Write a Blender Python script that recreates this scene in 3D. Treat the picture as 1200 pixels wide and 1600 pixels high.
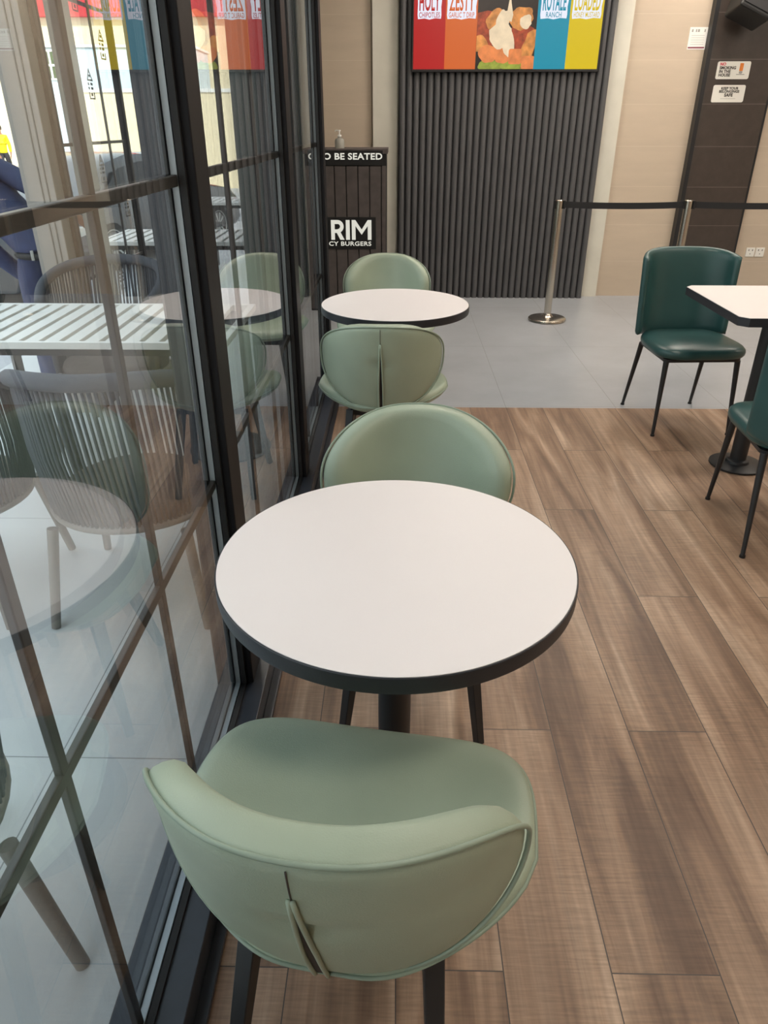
import bpy, bmesh, math, random
from mathutils import Vector, Matrix, noise
random.seed(7)
PI = math.pi
S = bpy.context.scene
C = S.collection
for o in list(bpy.data.objects):
    bpy.data.objects.remove(o)

# ------------------------------------------------------------ camera
cam = bpy.data.cameras.new('camera'); co = bpy.data.objects.new('camera', cam); C.objects.link(co)
cam.sensor_fit = 'VERTICAL'; cam.sensor_height = 32.0; cam.lens = 1120.2 / 1600 * 32.0
cam.clip_start = 0.02; cam.clip_end = 300
co.location = (0, 0, 1.503); co.rotation_euler = (PI/2 - 0.49697, 0, 0.017848)
S.camera = co

# ------------------------------------------------------------ world, sun, exposure
W = bpy.data.worlds.new('sky'); S.world = W; W.use_nodes = True
wn = W.node_tree.nodes; wl = W.node_tree.links
bgn = wn['Background']
tc = wn.new('ShaderNodeTexCoord'); sp = wn.new('ShaderNodeSeparateXYZ'); rp = wn.new('ShaderNodeValToRGB')
wl.new(tc.outputs['Generated'], sp.inputs[0]); wl.new(sp.outputs[2], rp.inputs[0]); wl.new(rp.outputs[0], bgn.inputs[0])
rp.color_ramp.elements[0].color = (1.0, 0.97, 0.93, 1); rp.color_ramp.elements[1].color = (0.72, 0.86, 1.0, 1)
rp.color_ramp.elements[0].position = 0.0; rp.color_ramp.elements[1].position = 0.8
bgn.inputs[1].default_value = 2.6
sun = bpy.data.lights.new('sun', 'SUN'); so = bpy.data.objects.new('sun', sun); C.objects.link(so)
sun.energy = 9.0; sun.angle = 0.02; sun.color = (1, 0.95, 0.86)
so.rotation_euler = (math.radians(33), math.radians(42), 0)      # comes from over the building, lights the street only
S.view_settings.view_transform = 'Standard'; S.view_settings.look = 'None'
S.view_settings.gamma = 1; S.view_settings.use_curve_mapping = False
S.view_settings.exposure = 0.0
CEIL_FILL_POWER = 21.0

# ------------------------------------------------------------ material helpers
def srgb(r, g, b):
    f = lambda c: (c/255/12.92) if c/255 <= 0.04045 else ((c/255+0.055)/1.055)**2.4
    return (f(r), f(g), f(b), 1)

class NT:
    def __init__(s, m): s.t = m.node_tree; s.n = s.t.nodes; s.l = s.t.links
    def new(s, k, **kw):
        x = s.n.new(k)
        for a, b in kw.items(): setattr(x, a, b)
        return x
    def link(s, a, b): s.l.new(a, b)
    def math(s, op, a, b=None, c=None):
        x = s.n.new('ShaderNodeMath'); x.operation = op
        for i, v in enumerate((a, b, c)):
            if v is None: continue
            if isinstance(v, (int, float)): x.inputs[i].default_value = v
            else: s.l.new(v, x.inputs[i])
        return x.outputs[0]
    def mix(s, f, a, b, mode='MIX'):
        x = s.n.new('ShaderNodeMix'); x.data_type = 'RGBA'; x.blend_type = mode
        for i, v in ((0, f), (6, a), (7, b)):
            if isinstance(v, (int, float)): x.inputs[i].default_value = v
            elif isinstance(v, tuple): x.inputs[i].default_value = v
            else: s.l.new(v, x.inputs[i])
        return x.outputs[2]

def mat(name, col, rough=0.5, metal=0.0, bump=0.0, bscale=200, var=0.0, vscale=6, coat=0.0, spec=0.5, detail=3):
    m = bpy.data.materials.new(name); m.use_nodes = True; t = NT(m); b = t.n['Principled BSDF']
    b.inputs['Base Color'].default_value = col; b.inputs['Roughness'].default_value = rough
    b.inputs['Metallic'].default_value = metal; b.inputs['Coat Weight'].default_value = coat
    b.inputs['Specular IOR Level'].default_value = spec
    tcn = t.new('ShaderNodeTexCoord')
    if var:
        nz = t.new('ShaderNodeTexNoise'); nz.inputs['Scale'].default_value = vscale; nz.inputs['Detail'].default_value = 5
        t.link(tcn.outputs['Object'], nz.inputs['Vector'])
        mr = t.new('ShaderNodeMapRange'); mr.inputs[1].default_value = 0.3; mr.inputs[2].default_value = 0.7
        mr.inputs[3].default_value = 1 - var; mr.inputs[4].default_value = 1 + var
        t.link(nz.outputs[0], mr.inputs[0])
        t.link(t.mix(1.0, col, mr.outputs[0], 'MULTIPLY'), b.inputs['Base Color'])
        t.link(t.math('MULTIPLY_ADD', nz.outputs[0], 0.15, rough - 0.07), b.inputs['Roughness'])
    if bump:
        n2 = t.new('ShaderNodeTexNoise'); n2.inputs['Scale'].default_value = bscale; n2.inputs['Detail'].default_value = detail
        t.link(tcn.outputs['Object'], n2.inputs['Vector'])
        bp = t.new('ShaderNodeBump'); bp.inputs['Strength'].default_value = bump; bp.inputs['Distance'].default_value = 0.002
        t.link(n2.outputs[0], bp.inputs['Height']); t.link(bp.outputs[0], b.inputs['Normal'])
    return m

def emis(name, col, strength=1.0, var=0.0, vscale=8):
    m = bpy.data.materials.new(name); m.use_nodes = True; t = NT(m)
    b = t.n['Principled BSDF']; b.inputs['Base Color'].default_value = (0.01, 0.01, 0.01, 1); b.inputs['Roughness'].default_value = 0.3
    b.inputs['Emission Color'].default_value = col; b.inputs['Emission Strength'].default_value = strength
    if var:
        tcn = t.new('ShaderNodeTexCoord'); nz = t.new('ShaderNodeTexNoise'); nz.inputs['Scale'].default_value = vscale
        nz.inputs['Detail'].default_value = 6
        t.link(tcn.outputs['Object'], nz.inputs['Vector'])
        mr = t.new('ShaderNodeMapRange'); mr.inputs[1].default_value = 0.3; mr.inputs[2].default_value = 0.7
        mr.inputs[3].default_value = 1 - var; mr.inputs[4].default_value = 1 + var; t.link(nz.outputs[0], mr.inputs[0])
        t.link(t.mix(1.0, col, mr.outputs[0], 'MULTIPLY'), b.inputs['Emission Color'])
    return m

def glass_mat(name, tint=(0.93, 0.96, 0.95, 1), gain=2.0):
    m = bpy.data.materials.new(name); m.use_nodes = True; t = NT(m); t.n.remove(t.n['Principled BSDF'])
    out = t.n['Material Output']
    lw = t.new('ShaderNodeLayerWeight'); lw.inputs[0].default_value = 0.5
    f5 = t.math('POWER', lw.outputs['Facing'], 5.0)
    F = t.math('MULTIPLY_ADD', f5, 0.96, 0.04)
    R = t.math('DIVIDE', t.math('MULTIPLY', F, gain), t.math('ADD', F, 1.0))
    tr = t.new('ShaderNodeBsdfTransparent'); tr.inputs[0].default_value = tint
    gl = t.new('ShaderNodeBsdfGlossy'); gl.inputs['Roughness'].default_value = 0.0
    mx = t.new('ShaderNodeMixShader'); t.link(t.math('MINIMUM', R, 1.0), mx.inputs[0])
    t.link(tr.outputs[0], mx.inputs[1]); t.link(gl.outputs[0], mx.inputs[2]); t.link(mx.outputs[0], out.inputs[0])
    return m

# ------------------------------------------------------------ mesh helpers
def link_mesh(name, me, m, parent=None, smooth=False):
    o = bpy.data.objects.new(name, me); C.objects.link(o)
    if m: me.materials.append(m)
    if smooth:
        for p in me.polygons: p.use_smooth = True
    if parent: o.parent = parent
    return o

def obj(name, bm, m, parent=None, smooth=False, angle=None):
    bmesh.ops.recalc_face_normals(bm, faces=bm.faces[:])
    me = bpy.data.meshes.new(name)
    if angle is not None:
        for f in bm.faces: f.smooth = True
        for e in bm.edges:
            if len(e.link_faces) == 2 and e.calc_face_angle(0) > angle: e.smooth = False
        smooth = False
    bm.to_mesh(me); bm.free()
    return link_mesh(name, me, m, parent, smooth)

def B(): return bmesh.new()

def box(bm, x0, x1, y0, y1, z0, z1, bev=0.0, M=None):
    r = bmesh.ops.create_cube(bm, size=1.0); vs = r['verts']
    for v in vs:
        v.co = Vector(((x0+x1)/2 + v.co.x*(x1-x0), (y0+y1)/2 + v.co.y*(y1-y0), (z0+z1)/2 + v.co.z*(z1-z0)))
    if M:
        for v in vs: v.co = M @ v.co
    if bev:
        es = list({e for v in vs for e in v.link_edges})
        bmesh.ops.bevel(bm, geom=es, offset=bev, segments=2, profile=0.5, affect='EDGES')
    return bm

def lathe(bm, prof, n=48, cx=0, cy=0, M=None):
    rings = []
    for r, z in prof:
        if r <= 1e-6:
            rings.append([bm.verts.new((cx, cy, z))])
        else:
            rings.append([bm.verts.new((cx + r*math.cos(2*PI*i/n), cy + r*math.sin(2*PI*i/n), z)) for i in range(n)])
    for a, b in zip(rings, rings[1:]):
        for i in range(n):
            j = (i+1) % n
            if len(a) == 1 and len(b) == 1: continue
            if len(a) == 1: bm.faces.new((a[0], b[j], b[i]))
            elif len(b) == 1: bm.faces.new((a[i], a[j], b[0]))
            else: bm.faces.new((a[i], a[j], b[j], b[i]))
    if M:
        for rg in rings:
            for v in rg: v.co = M @ v.co
    return bm

def tube(bm, pts, rad, n=10, closed=False, cap=True, square=False, flat=1.0):
    pts = [Vector(p) for p in pts]; N = len(pts); rings = []
    up = Vector((0, 0, 1)); prev = None
    rr = rad if isinstance(rad, (list, tuple)) else [rad]*N
    for i, p in enumerate(pts):
        if closed: t = pts[(i+1) % N] - pts[(i-1) % N]
        else: t = pts[min(i+1, N-1)] - pts[max(i-1, 0)]
        t.normalize()
        if prev is None:
            a = up.cross(t)
            if a.length < 1e-3: a = Vector((1, 0, 0)).cross(t)
        else:
            a = prev - t*prev.dot(t)
        a.normalize(); prev = a; b = t.cross(a)
        ring = []
        for k in range(n):
            an = 2*PI*k/n + (PI/4 if square else 0)
            ring.append(bm.verts.new(p + (a*math.cos(an)*flat + b*math.sin(an))*rr[i]*(1.414 if square else 1)))
        rings.append(ring)
    M = N if closed else N-1
    for i in range(M):
        A, D = rings[i], rings[(i+1) % N]
        for k in range(n):
            j = (k+1) % n
            bm.faces.new((A[k], A[j], D[j], D[k]))
    if cap and not closed:
        bm.faces.new(rings[0][::-1]); bm.faces.new(rings[-1])
    return bm

def poly(bm, pts, z0, z1, plane='xy'):
    """prism of a 2-D outline; plane xz: pts are (x,z) extruded over y from z0 to z1; plane yz: (y,z) over x"""
    def P(a, b, h):
        return (a, b, h) if plane == 'xy' else ((a, h, b) if plane == 'xz' else (h, a, b))
    A = [bm.verts.new(P(x, y, z0)) for x, y in pts]; D = [bm.verts.new(P(x, y, z1)) for x, y in pts]
    n = len(pts)
    bm.faces.new(A[::-1]); bm.faces.new(D)
    for i in range(n):
        j = (i+1) % n; bm.faces.new((A[i], A[j], D[j], D[i]))
    return bm

def rrect(x0, x1, y0, y1, r, n=5):
    out = []
    for cx, cy, a in ((x1-r, y1-r, 0), (x0+r, y1-r, 90), (x0+r, y0+r, 180), (x1-r, y0+r, 270)):
        for k in range(n+1):
            t = math.radians(a + 90*k/n); out.append((cx + r*math.cos(t), cy + r*math.sin(t)))
    return out

def thing(name, label, cat, loc=(0, 0, 0), rz=0, group=None):
    o = bpy.data.objects.new(name, None); C.objects.link(o); o.empty_display_size = 0.1
    o.location = loc; o.rotation_euler = (0, 0, rz); tag(o, label, cat, group); return o
def tag(o, label=None, cat=None, group=None, kind=None):
    if label: o['label'] = label
    if cat: o['category'] = cat
    if group: o['group'] = group
    if kind: o['kind'] = kind
    return o
def struct(o, label=None):
    o['kind'] = 'structure'
    if label: o['label'] = label
    return o
def dup(root, loc, rz, label, group=None):
    r = root.copy(); C.objects.link(r); r.location = loc; r.rotation_euler = (0, 0, rz); r['label'] = label
    if group: r['group'] = group
    for ch in list(root.children):
        c = ch.copy(); C.objects.link(c); c.parent = r
        for g in list(ch.children):
            d = g.copy(); C.objects.link(d); d.parent = c
    return r

def text_bm(body, size, bold=0.0, align='CENTER', sx=1.0, shear=0.0, width=None, height=None):
    cu = bpy.data.curves.new('t', 'FONT'); cu.body = body; cu.size = size; cu.align_x = align; cu.align_y = 'CENTER'
    cu.offset = bold; cu.resolution_u = 3; cu.shear = shear; cu.space_character = 1.06
    o = bpy.data.objects.new('t', cu); C.objects.link(o)
    dg = bpy.context.evaluated_depsgraph_get(); me = bpy.data.meshes.new_from_object(o.evaluated_get(dg))
    bm = bmesh.new(); bm.from_mesh(me)
    bpy.data.objects.remove(o); bpy.data.curves.remove(cu); bpy.data.meshes.remove(me)
    for v in bm.verts: v.co.x *= sx
    if width:
        a = min(v.co.x for v in bm.verts); b_ = max(v.co.x for v in bm.verts); k = width/(b_-a); ref = {'LEFT': a, 'RIGHT': b_, 'CENTER': (a+b_)/2}[align]
        for v in bm.verts: v.co.x = (v.co.x-ref)*k
    if height:
        a = min(v.co.y for v in bm.verts); b_ = max(v.co.y for v in bm.verts)
        for v in bm.verts: v.co.y = (v.co.y-(a+b_)/2)*height/(b_-a)
    return bm
def text_wall(name, body, size, x, z, y, m, parent=None, bold=0.0, sx=1.0, align='CENTER', thick=0.002, width=None, height=None):
    """raised lettering on a surface that faces -Y"""
    bm = text_bm(body, size, bold, align, sx, 0.0, width, height)
    r = bmesh.ops.extrude_face_region(bm, geom=bm.faces[:])
    for v in [g for g in r['geom'] if isinstance(g, bmesh.types.BMVert)]: v.co.z += thick
    for v in bm.verts: v.co = Vector((x + v.co.x, y - v.co.z, z + v.co.y))
    o = obj(name, bm, m, parent)
    return o

# ------------------------------------------------------------ materials
def wood_floor_mat():
    m = bpy.data.materials.new('wood_plank_floor'); m.use_nodes = True; t = NT(m); b = t.n['Principled BSDF']
    tcn = t.new('ShaderNodeTexCoord'); s = t.new('ShaderNodeSeparateXYZ'); t.link(tcn.outputs['Object'], s.inputs[0])
    PW, PL = 0.2172, 1.316
    xr = t.math('DIVIDE', t.math('ADD', s.outputs[0], -0.443 + PW*40), PW)
    row = t.math('FLOOR', xr); fx = t.math('FRACT', xr)
    par = t.math('MODULO', row, 2.0)
    yr = t.math('ADD', t.math('DIVIDE', t.math('ADD', s.outputs[1], -0.833 + PL*20), PL), t.math('MULTIPLY', par, 0.5))
    seg = t.math('FLOOR', yr); fy = t.math('FRACT', yr)
    # edge distance
    ex = t.math('MULTIPLY', t.math('MINIMUM', fx, t.math('SUBTRACT', 1.0, fx)), PW)
    ey = t.math('MULTIPLY', t.math('MINIMUM', fy, t.math('SUBTRACT', 1.0, fy)), PL)
    ed = t.math('MINIMUM', ex, ey)
    joint = t.math('LESS_THAN', ed, 0.0013)
    idv = t.new('ShaderNodeCombineXYZ'); t.link(row, idv.inputs[0]); t.link(seg, idv.inputs[1])
    wn_ = t.new('ShaderNodeTexWhiteNoise'); wn_.noise_dimensions = '2D'; t.link(idv.outputs[0], wn_.inputs['Vector'])
    off = t.math('MULTIPLY', wn_.outputs['Value'], 37.0)
    # long grain
    gv = t.new('ShaderNodeCombineXYZ')
    t.link(t.math('MULTIPLY', s.outputs[0], 9.0), gv.inputs[0]); t.link(t.math('MULTIPLY', s.outputs[1], 0.9), gv.inputs[1]); t.link(off, gv.inputs[2])
    g1 = t.new('ShaderNodeTexNoise'); g1.inputs['Scale'].default_value = 1.0; g1.inputs['Detail'].default_value = 7; g1.inputs['Distortion'].default_value = 0.9
    t.link(gv.outputs[0], g1.inputs['Vector'])
    gv2 = t.new('ShaderNodeCombineXYZ')
    t.link(t.math('MULTIPLY', s.outputs[0], 75.0), gv2.inputs[0]); t.link(t.math('MULTIPLY', s.outputs[1], 3.0), gv2.inputs[1]); t.link(off, gv2.inputs[2])
    g2 = t.new('ShaderNodeTexNoise'); g2.inputs['Scale'].default_value = 1.0; g2.inputs['Detail'].default_value = 5
    t.link(gv2.outputs[0], g2.inputs['Vector'])
    # cross saw marks
    gv3 = t.new('ShaderNodeCombineXYZ')
    t.link(t.math('MULTIPLY', s.outputs[0], 14.0), gv3.inputs[0]); t.link(t.math('MULTIPLY', s.outputs[1], 190.0), gv3.inputs[1]); t.link(off, gv3.inputs[2])
    g3 = t.new('ShaderNodeTexNoise'); g3.inputs['Scale'].default_value = 1.0; g3.inputs['Detail'].default_value = 3
    t.link(gv3.outputs[0], g3.inputs['Vector'])
    cr = t.new('ShaderNodeValToRGB'); e = cr.color_ramp.elements
    e[0].position = 0.30; e[0].color = srgb(100, 76, 60); e[1].position = 0.72; e[1].color = srgb(180, 155, 133)
    k = e.new(0.45); k.color = srgb(134, 107, 86); k = e.new(0.56); k.color = srgb(153, 126, 104)
    g1c = t.math('ADD', g1.outputs[0], t.math('MULTIPLY', t.math('SUBTRACT', wn_.outputs['Value'], 0.5), 0.10))
    t.link(g1c, cr.inputs[0])
    c1 = t.mix(1.0, cr.outputs[0], t.math('MULTIPLY_ADD', g2.outputs[0], 0.9, 0.55), 'MULTIPLY')
    # saw marks show mostly in patches
    pv = t.new('ShaderNodeTexNoise'); pv.inputs['Scale'].default_value = 3.0; t.link(tcn.outputs['Object'], pv.inputs['Vector'])
    patch = t.math('MULTIPLY', t.math('SUBTRACT', g3.outputs[0], 0.5), t.math('MULTIPLY', pv.outputs[0], 1.5))
    c2 = t.mix(1.0, c1, t.math('ADD', patch, 1.0), 'MULTIPLY')
    c3 = t.mix(joint, c2, srgb(70, 62, 56))
    t.link(c3, b.inputs['Base Color'])
    t.link(t.math('MULTIPLY_ADD', g3.outputs[0], 0.25, 0.34), b.inputs['Roughness'])
    bp = t.new('ShaderNodeBump'); bp.inputs['Strength'].default_value = 0.25; bp.inputs['Distance'].default_value = 0.002
    h = t.math('SUBTRACT', t.math('ADD', t.math('MULTIPLY', g3.outputs[0], 0.3), t.math('MULTIPLY', g2.outputs[0], 0.3)), joint)
    t.link(h, bp.inputs['Height']); t.link(bp.outputs[0], b.inputs['Normal'])
    return m

def tile_mat(name, col, jcol, sx, sy, x0, y0, jw, axes=(0, 1), var=0.06, vs=2.0, rough=0.35, idvar=0.0, streak=False):
    m = bpy.data.materials.new(name); m.use_nodes = True; t = NT(m); b = t.n['Principled BSDF']
    tcn = t.new('ShaderNodeTexCoord'); s = t.new('ShaderNodeSeparateXYZ'); t.link(tcn.outputs['Object'], s.inputs[0])
    def ax(i, step, o):
        r = t.math('DIVIDE', t.math('ADD', s.outputs[i], -o + step*60), step); f = t.math('FRACT', r)
        return t.math('FLOOR', r), t.math('MULTIPLY', t.math('MINIMUM', f, t.math('SUBTRACT', 1.0, f)), step)
    ia, da = ax(axes[0], sx, x0); ib, db = ax(axes[1], sy, y0)
    joint = t.math('LESS_THAN', t.math('MINIMUM', da, db), jw)
    iv = t.new('ShaderNodeCombineXYZ'); t.link(ia, iv.inputs[0]); t.link(ib, iv.inputs[1])
    w = t.new('ShaderNodeTexWhiteNoise'); w.noise_dimensions = '2D'; t.link(iv.outputs[0], w.inputs['Vector'])
    mp = t.new('ShaderNodeMapping'); t.link(tcn.outputs['Object'], mp.inputs[0])
    if streak: mp.inputs['Scale'].default_value = (1.0, 1.0, 5.0)
    nz = t.new('ShaderNodeTexNoise'); nz.inputs['Scale'].default_value = vs; nz.inputs['Detail'].default_value = 8; nz.inputs['Roughness'].default_value = 0.6
    t.link(mp.outputs[0], nz.inputs['Vector'])
    mr = t.new('ShaderNodeMapRange'); mr.inputs[1].default_value = 0.3; mr.inputs[2].default_value = 0.7
    mr.inputs[3].default_value = 1 - var; mr.inputs[4].default_value = 1 + var; t.link(nz.outputs[0], mr.inputs[0])
    br = t.math('ADD', mr.outputs[0], t.math('MULTIPLY', t.math('SUBTRACT', w.outputs['Value'], 0.5), idvar))
    t.link(t.mix(joint, t.mix(1.0, col, br, 'MULTIPLY'), jcol), b.inputs['Base Color'])
    b.inputs['Roughness'].default_value = rough
    bp = t.new('ShaderNodeBump'); bp.inputs['Strength'].default_value = 0.2; bp.inputs['Distance'].default_value = 0.002
    t.link(t.math('SUBTRACT', 1.0, joint), bp.inputs['Height']); t.link(bp.outputs[0], b.inputs['Normal'])
    return m

M = {}
M['wood'] = wood_floor_mat()
M['gtile'] = tile_mat('grey_floor_tile', srgb(160, 164, 169), srgb(126, 126, 127), 0.66, 1.32, 0.66, 5.445, 0.0016, var=0.09, vs=2.5, rough=0.3)
M['patio'] = tile_mat('patio_slab', srgb(196, 199, 199), srgb(130, 132, 134), 1.32, 1.32, -0.90, 1.37, 0.0018, var=0.05, vs=3, rough=0.45)
M['beige'] = tile_mat('beige_wall_tile', srgb(194, 178, 158), srgb(210, 196, 178), 1.2, 0.3305, 0.35, 0.658, 0.0012, axes=(0, 2), var=0.05, vs=2, rough=0.5, streak=True)
M['beige_side'] = tile_mat('beige_side_wall_tile', srgb(194, 178, 158), srgb(210, 196, 178), 1.2, 0.3305, 0.35, 0.658, 0.0012, axes=(1, 2), var=0.05, vs=2, rough=0.5, streak=True)
M['dark_tile'] = tile_mat('dark_brown_wall_tile', srgb(66, 58, 53), srgb(120, 110, 104), 0.66, 0.3305, 2.64, 0.658, 0.0014, axes=(0, 2), var=0.12, vs=14, rough=0.35)
M['plaster'] = mat('cream_plaster', srgb(210, 207, 194), 0.6, var=0.05, vscale=5, bump=0.2, bscale=60)
M['slat'] = mat('charcoal_slat', srgb(80, 80, 82), 0.55, bump=0.15, bscale=60, var=0.06)
M['slat_gap'] = mat('slat_backing', srgb(34, 34, 36), 0.7)
M['blackmetal'] = mat('black_powder_metal', srgb(32, 33, 35), 0.42, bump=0.05, bscale=300)
M['frame'] = mat('black_window_frame', srgb(22, 22, 25), 0.5, spec=0.2, bump=0.06, bscale=150, var=0.1)
M['sill'] = mat('dark_satin_sill', srgb(50, 54, 62), 0.34, bump=0.05, bscale=150, var=0.12, vscale=20)
M['gasket'] = mat('black_rubber', srgb(16, 16, 17), 0.6)
M['spacer'] = mat('aluminium_spacer', srgb(190, 196, 200), 0.4, metal=0.3)
M['muntin'] = mat('dark_muntin', srgb(46, 42, 40), 0.4)
M['glass'] = glass_mat('window_glass')
M['clearpane'] = glass_mat('screen_glass', (0.97, 0.98, 0.98, 1), 0.6)
M['leather'] = mat('sage_green_leather', srgb(157, 170, 150), 0.42, bump=0.25, bscale=420, var=0.07, vscale=5)
M['piping'] = mat('sage_piping', srgb(140, 155, 138), 0.42)
M['dleather'] = mat('dark_green_leather', srgb(44, 78, 77), 0.33, bump=0.2, bscale=300, var=0.10, vscale=6)
M['laminate'] = mat('white_laminate', srgb(228, 221, 219), 0.42, var=0.012, vscale=4, bump=0.12, bscale=700)
M['edge'] = mat('black_table_edge', srgb(36, 38, 44), 0.45, bump=0.1, bscale=200)
M['steel'] = mat('brushed_steel', srgb(200, 194, 184), 0.24, metal=1.0, bump=0.05, bscale=200)
M['belt'] = mat('black_webbing', srgb(28, 28, 30), 0.8, bump=0.3, bscale=500)
M['white'] = mat('white_paint', srgb(240, 240, 236), 0.5)
M['sign_white'] = mat('white_sign', srgb(232, 230, 222), 0.45)
M['ink'] = mat('dark_print', srgb(60, 54, 50), 0.6)
M['redink'] = mat('red_print', srgb(220, 60, 80), 0.6)
M['orangeink'] = mat('orange_print', srgb(226, 130, 50), 0.6)
M['greyink'] = mat('grey_print', srgb(160, 158, 152), 0.6)
M['board'] = mat('charred_timber_board', srgb(82, 75, 73), 0.65, bump=0.3, bscale=40, var=0.2, vscale=12)
M['black'] = mat('matt_black', srgb(20, 20, 21), 0.55)
M['letters'] = emis('backlit_cream_letters', srgb(246, 244, 230), 0.75)
M['rope'] = mat('grey_rope', srgb(74, 77, 84), 0.8, bump=0.6, bscale=260)
M['taupe'] = mat('taupe_powder_metal', srgb(108, 103, 97), 0.5)
M['cushion'] = mat('brown_woven_cushion', srgb(98, 88, 82), 0.85, bump=0.6, bscale=160, var=0.15, vscale=30)
M['slat_white'] = mat('white_slat_table', srgb(232, 230, 224), 0.45)
M['stone'] = mat('grey_stone_cladding', srgb(150, 145, 139), 0.6, var=0.08, vscale=3)
M['reveal'] = mat('pale_grey_reveal', srgb(168, 168, 162), 0.6)
M['ceiling'] = mat('dark_ceiling', srgb(120, 118, 114), 0.8)
M['fill_lamp'] = emis('ceiling_fill_panel', (1.0, 0.89, 0.77, 1), CEIL_FILL_POWER)  # glow of the added fill panels, set to brighten the room
M['asphalt'] = mat('pale_street', srgb(176, 176, 178), 0.8, var=0.08, vscale=1.5)
M['cream_wall'] = mat('cream_facade', srgb(240, 226, 192), 0.8, var=0.05)
M['red_sign'] = mat('red_signboard', srgb(200, 48, 56), 0.5)
M['kiosk'] = mat('pale_blue_kiosk', srgb(206, 222, 230), 0.5, var=0.03)
M['carpaint'] = mat('dark_car_paint', srgb(36, 40, 46), 0.2, coat=0.8)
M['carwhite'] = mat('white_car_paint', srgb(222, 224, 226), 0.25, coat=0.6)
M['carglass'] = mat('dark_car_glass', srgb(26, 32, 36), 0.08)
M['tyre'] = mat('tyre_rubber', srgb(24, 24, 25), 0.8)
M['alloy'] = mat('pale_alloy', srgb(196, 196, 190), 0.3, metal=0.7)
M['navy'] = mat('navy_uniform', srgb(56, 64, 96), 0.8, bump=0.3, bscale=200, var=0.12, vscale=15)
M['skin'] = mat('skin', srgb(150, 104, 80), 0.55)
M['hair'] = mat('dark_hair', srgb(24, 18, 16), 0.6)
M['hivis'] = mat('yellow_hivis', srgb(240, 222, 20), 0.6)
M['trouser'] = mat('dark_trousers', srgb(44, 44, 50), 0.8)
M['cone'] = mat('orange_cone', srgb(226, 92, 48), 0.5)
M['leaf'] = mat('green_leaves', srgb(74, 96, 62), 0.6, var=0.3, vscale=10)
M['panelgrey'] = mat('grey_green_panel', srgb(96, 104, 102), 0.3, var=0.08)

# ------------------------------------------------------------ ground, floors, walls
BW = 7.31
GX = -0.447
o = obj('floor', box(B(), -0.372, 6.0, -3.0, 4.10, -0.12, 0.0), M['wood']); struct(o, 'wood plank tile floor')
o = obj('floor', box(B(), -0.86, 6.0, 4.10, 7.46, -0.12, 0.0), M['gtile']); struct(o, 'grey stone tile floor at the back of the room')
o = obj('floor', box(B(), -2.75, -0.50, -6.0, 11.0, -0.34, -0.002), M['patio']); struct(o, 'pale slab patio outside the windows')
o = obj('street', box(B(), -60, 40, -30, 90, -0.50, -0.33), M['asphalt']); struct(o, 'bright street surface beyond the patio')
o = obj('wall_back', box(B(), -0.86, 6.0, BW, BW+0.15, 0, 3.2), M['beige']); struct(o)
o = obj('wall_right', box(B(), 6.0, 6.15, -3.0, BW+0.15, 0, 3.2), M['beige_side']); struct(o)
o = obj('wall_front', box(B(), -0.5, 6.15, -3.15, -3.0, 0, 3.2), M['beige']); struct(o)
o = obj('ceiling', box(B(), -0.86, 6.15, -3.15, BW+0.15, 3.2, 3.35), M['ceiling']); struct(o)
bm = B(); box(bm, -0.90, 6.15, -3.15, BW+0.15, 3.35, 8.0)  # solid mass added above the ceiling to keep the sun off the patio
o = obj('sun_block', bm, M['stone']); struct(o, 'unseen block added over the room to shade the patio from the sun')
bm = B(); box(bm, -0.50, -0.38, -3.0, 4.43, 2.75, 3.2)
o = obj('wall_lintel', bm, M['frame']); struct(o, 'black fascia over the window row')
# wall returning to the left past the last mullion
bm = B(); box(bm, -0.86, -0.46, 4.43, 4.50, 0, 3.2); box(bm, -0.90, -0.86, 4.43, BW+0.15, 0, 3.2)
o = obj('wall_left', bm, M['panelgrey']); struct(o)
# cream plaster piers either side of the slatted panel
for (a, b_) in ((-0.228, -0.002), (1.80, 1.955)):
    o = obj('trim_1' if a < 0 else 'trim_2', box(B(), a, b_, BW-0.045, BW, 0, 3.2), M['plaster']); struct(o, 'cream plaster pier')
# slatted charcoal panel
bm = B(); poly(bm, [(0.0, BW), (0.0, BW-0.10), (1.80, BW-0.10), (1.80, BW)], 0, 3.2)
p = obj('slat_backing', bm, M['slat_gap'])
root = thing('slatted_wall_panel', 'charcoal vertical slatted wall panel behind the menu screen', 'wall panel', (0, 0, 0))
p.parent = root; p.name = 'backing'
bm = B()
n = 30; pitch = 1.80/n
for i in range(n):
    x0 = i*pitch + 0.006
    prof = [(x0, BW-0.10), (x0+0.003, BW-0.120), (x0+0.012, BW-0.13), (x0+pitch-0.020, BW-0.13), (x0+pitch-0.011, BW-0.120), (x0+pitch-0.008, BW-0.10)]
    poly(bm, prof, 0.0, 3.19)
o = obj('slats', bm, M['slat'], root, angle=0.9)
# dark tiled pilaster
root = obj('trim_3', box(B(), 2.64, 3.20, BW-0.07, BW, 0, 3.2), M['dark_tile']); struct(root, 'dark brown tiled pilaster')
bm = B(); box(bm, 2.605, 2.64, BW-0.085, BW, 0, 3.2); box(bm, 3.20, 3.215, BW-0.075, BW, 0, 3.2)
o = obj('edge_strip', bm, M['blackmetal'], root)

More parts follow.
